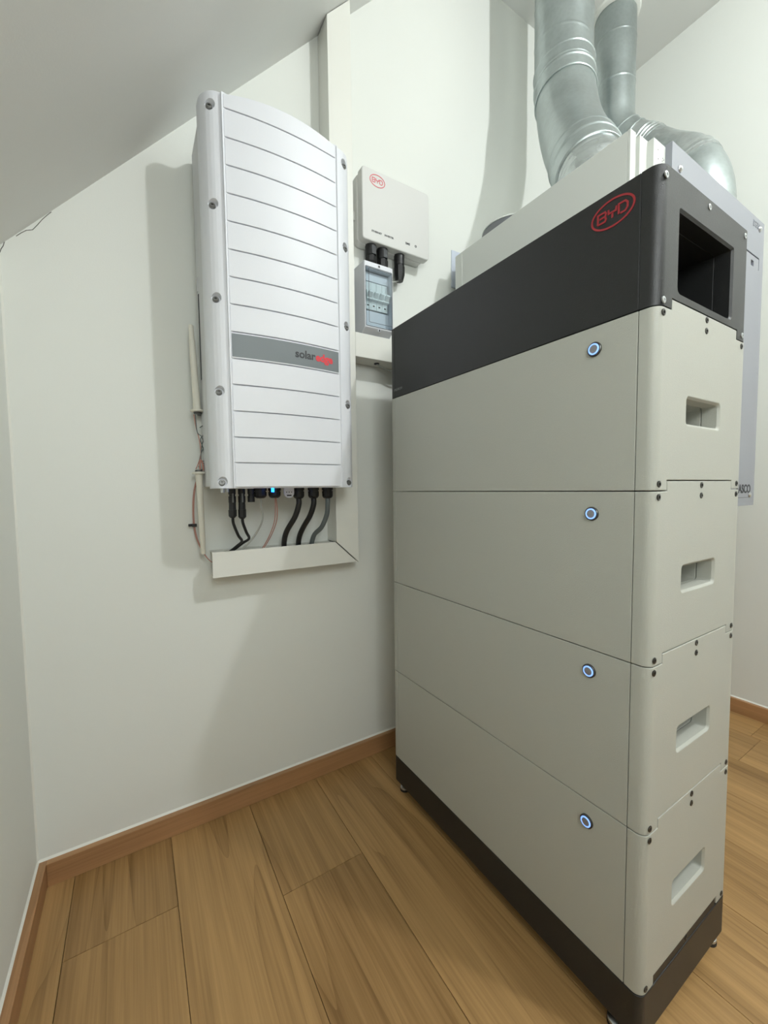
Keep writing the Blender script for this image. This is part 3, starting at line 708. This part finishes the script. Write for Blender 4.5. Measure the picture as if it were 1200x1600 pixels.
obj('panel_display', BX(.84, .87, .1835, .1865, 1.376, 1.398), M['hole'], fp)
for x, z in ((.4415, 1.4655), (.897, 1.485), (.4415, .79), (.897, .772)):
    b = nb(); lathe(b, (x, .1705, z), (0, -1, 0), [(0, .0075), (.002, .0075), (.005, .005), (.006, .002)], 16); obj('screw', b, M['steel'], fp)
obj('lettering', xf(text_bm('VASCO', .032, .0003, .0008, align='RIGHT'), (1, 0, 0), (0, 0, 1), (.9035, .1697, .7880)), M['dtxt'], fp, smooth=False)
obj('lettering', xf(text_bm('D350', .022, .0003, .0004, align='RIGHT'), (1, 0, 0), (0, 0, 1), (.900, .1697, 1.4885)), M['faint'], fp, smooth=False)
b = nb(); box(b, .805, .900, .1696, .1702, .7645, .7665); obj('print_line', b, M['gtxt'], fp)
# four ports on the roof
for i, (x, y, cap) in enumerate(((.432, .352, 0), (.432, .612, 1), (.957, .325, 0), (.925, .612, 1))):
    b = nb(); lathe(b, (x, y, UZ1-.002), (0, 0, 1), [(0, .088), (.005, .088), (.006, .085)], 48)
    p = obj('port_collar', b, M['dgrey'] if not cap else M['grey'], vu)
    if cap:
        b = nb(); lathe(b, (x, y, UZ1+.010), (0, 0, 1), [(0, .0855), (.040, .0855), (.046, .083), (.047, .078)], 48); obj('port_cap', b, M['dgrey'], p)
        b = nb(); lathe(b, (x, y, UZ1+.0565), (0, 0, 1), [(0, .0845), (.004, .0845), (.0045, .082)], 48); obj('cap_rim', b, M['unit'], p)

# ------------------------------------------------------------------ ducts
def polyround(pts, r, n=8):
    """polyline with rounded corners; r per inner corner"""
    P = [Vector(p) for p in pts]; out = [P[0]]
    for i in range(1, len(P)-1):
        a, b = (P[i-1]-P[i]), (P[i+1]-P[i]); q = r[i-1]; q = min(q, a.length*.49, b.length*.49)
        s, e = P[i]+a.normalized()*q, P[i]+b.normalized()*q
        for k in range(n+1):
            t = k/n; out.append((1-t)**2*s+2*t*(1-t)*P[i]+t*t*e)
    out.append(P[-1]); return out
def resample(P, step):
    out = [P[0]]; acc = 0
    for a, b in zip(P, P[1:]):
        d = (b-a).length; t = step-acc
        while t <= d: out.append(a.lerp(b, t/d)); t += step
        acc = (acc+d) % step
    out.append(P[-1]); return out
def duct_part(name, path, s0, s1, R, m, parent, ridge=0, grooves=(), seg=48, spiral=None):
    """piece of the duct between two arc lengths; thin beads at both ends"""
    S = [0]
    for a, b in zip(path, path[1:]): S.append(S[-1]+(b-a).length)
    pts = []; st = .0025; s = s0
    def at(s):
        for i in range(len(S)-1):
            if S[i+1] >= s: return path[i].lerp(path[i+1], (s-S[i])/max(1e-9, S[i+1]-S[i]))
        return path[-1]
    ss = []
    while s < s1: ss.append(s); s += st
    ss.append(s1)
    def rad(s):
        q = R(s) if callable(R) else R
        q += ridge*(math.exp(-((s-s0-.004)/.0022)**2)+math.exp(-((s1-s-.004)/.0022)**2))
        for g, h in grooves: q += h*math.exp(-((s-g)/.0022)**2)
        return q
    b = nb(); P = [at(s) for s in ss]; rr = {round(sum([0]), 6): 0}; idx = iter(ss)
    u = None; Rg = []
    for i, (p, s) in enumerate(zip(P, ss)):
        t = (at(s+.004)-at(s-.004 if s > .004 else 0)).normalized()
        if u is None: u, v = frame(t)
        else: u = (u-t*u.dot(t)).normalized(); v = t.cross(u)
        row = []
        for k in range(seg):
            a = 2*PI*k/seg; q = rad(s)
            if spiral:
                ph = ((s/spiral)+k/seg) % 1.0; q += .0011*math.exp(-((ph-.5)*spiral/.0028)**2)
            row.append(b.verts.new(p+u*q*math.cos(a)+v*q*math.sin(a)))
        Rg.append(row)
    for a_, c_ in zip(Rg, Rg[1:]):
        for k in range(seg): b.faces.new((a_[k], a_[(k+1) % seg], c_[(k+1) % seg], c_[k]))
    b.faces.new(Rg[0]); b.faces.new(Rg[-1])
    return obj(name, b, m, parent, ang=60)
def plen(P): return sum((b-a).length for a, b in zip(P, P[1:]))
R1 = .083
def r1f(s): return .073+.009*min(1, max(0, s/.12))
D1 = resample(polyround([(.434, .354, 1.514), (.434, .354, 1.552), (.602, .562, 1.925), (.602, .562, ZC)], [.02, .24], 14), .01)
T1 = plen(D1)
d1 = thing('ventilation_duct', (.432, .352, 1.512), 'thick galvanised steel duct bending from the unit up to the ceiling, left one in front', 'duct')
obj_ = duct_part('tape_sleeve', D1, .004, .085, r1f, M['tape'], d1, 0, [(.045, .002), (.065, -.0015)])
duct_part('coupling', D1, .083, .185, lambda s: r1f(s)+.003, M['galv'], d1, .0022, [(.130, .0025), (.141, .0018)])
duct_part('elbow', D1, .183, .520, R1+.0005, M['galv'], d1, .0005)
duct_part('coupling', D1, .512, .615, R1+.0030, M['galv'], d1, .0022, [(.560, .0024), (.572, .0016)])
duct_part('spiral_pipe', D1, .610, T1, R1, M['galv'], d1, .0, spiral=.11)
R2 = .066
D2 = resample(polyround([(.957, .325, 1.515), (.962, .325, 1.750), (1.000, .50, 1.955), (.960, .608, 2.05), (.960, .608, ZC)], [.14, .07, .09], 14), .01)
T2 = plen(D2)
b = nb(); lathe(b, (.436, .357, 1.5135), (0, 0, 1), [(0, .078), (.020, .078), (.021, .074)], 48); obj('port_collar', b, M['dgrey'], d1)
d2 = thing('ventilation_duct', (.957, .325, 1.512), 'thinner galvanised steel duct from the ceiling curving over the back of the unit, right one', 'duct')
def r2f(s): 
    t = min(1, max(0, (s-.33)/.10)); return .077*(1-t)+R2*t
duct_part('elbow', D2, .001, .270, lambda s: .078, M['galv'], d2, .001, [(.13, .0012)])
duct_part('tape_sleeve', D2, .266, .305, .0795, M['tape'], d2, .001, [(.28, .002), (.29, -.001)])
duct_part('flexible_hose', D2, .303, .490, r2f, M['flex'], d2, .0)
duct_part('tape_sleeve', D2, .488, .570, R2+.001, M['tape'], d2, .001, [(.50, .003), (.515, .003), (.53, .003)])
duct_part('coupling', D2, .568, .620, R2+.002, M['galv'], d2, .0018)
duct_part('spiral_pipe', D2, .616, T2, R2, M['galv'], d2, 0, [(T2-.10, .0015), (.80, .0015)])
b = nb(); lathe(b, (.958, .608, ZC), (0, 0, -1), [(0, R2+.013), (.008, R2+.011), (.012, R2+.004), (.012, R2-.001), (.002, R2-.002)], 48); obj('ceiling_ring', b, M['wall'], d2)
b = nb(); lathe(b, (.600, .560, ZC), (0, 0, -1), [(0, R1+.012), (.008, R1+.010), (.012, R1+.004), (.012, R1-.001), (.002, R1-.002)], 48); obj('ceiling_ring', b, M['wall'], d1)
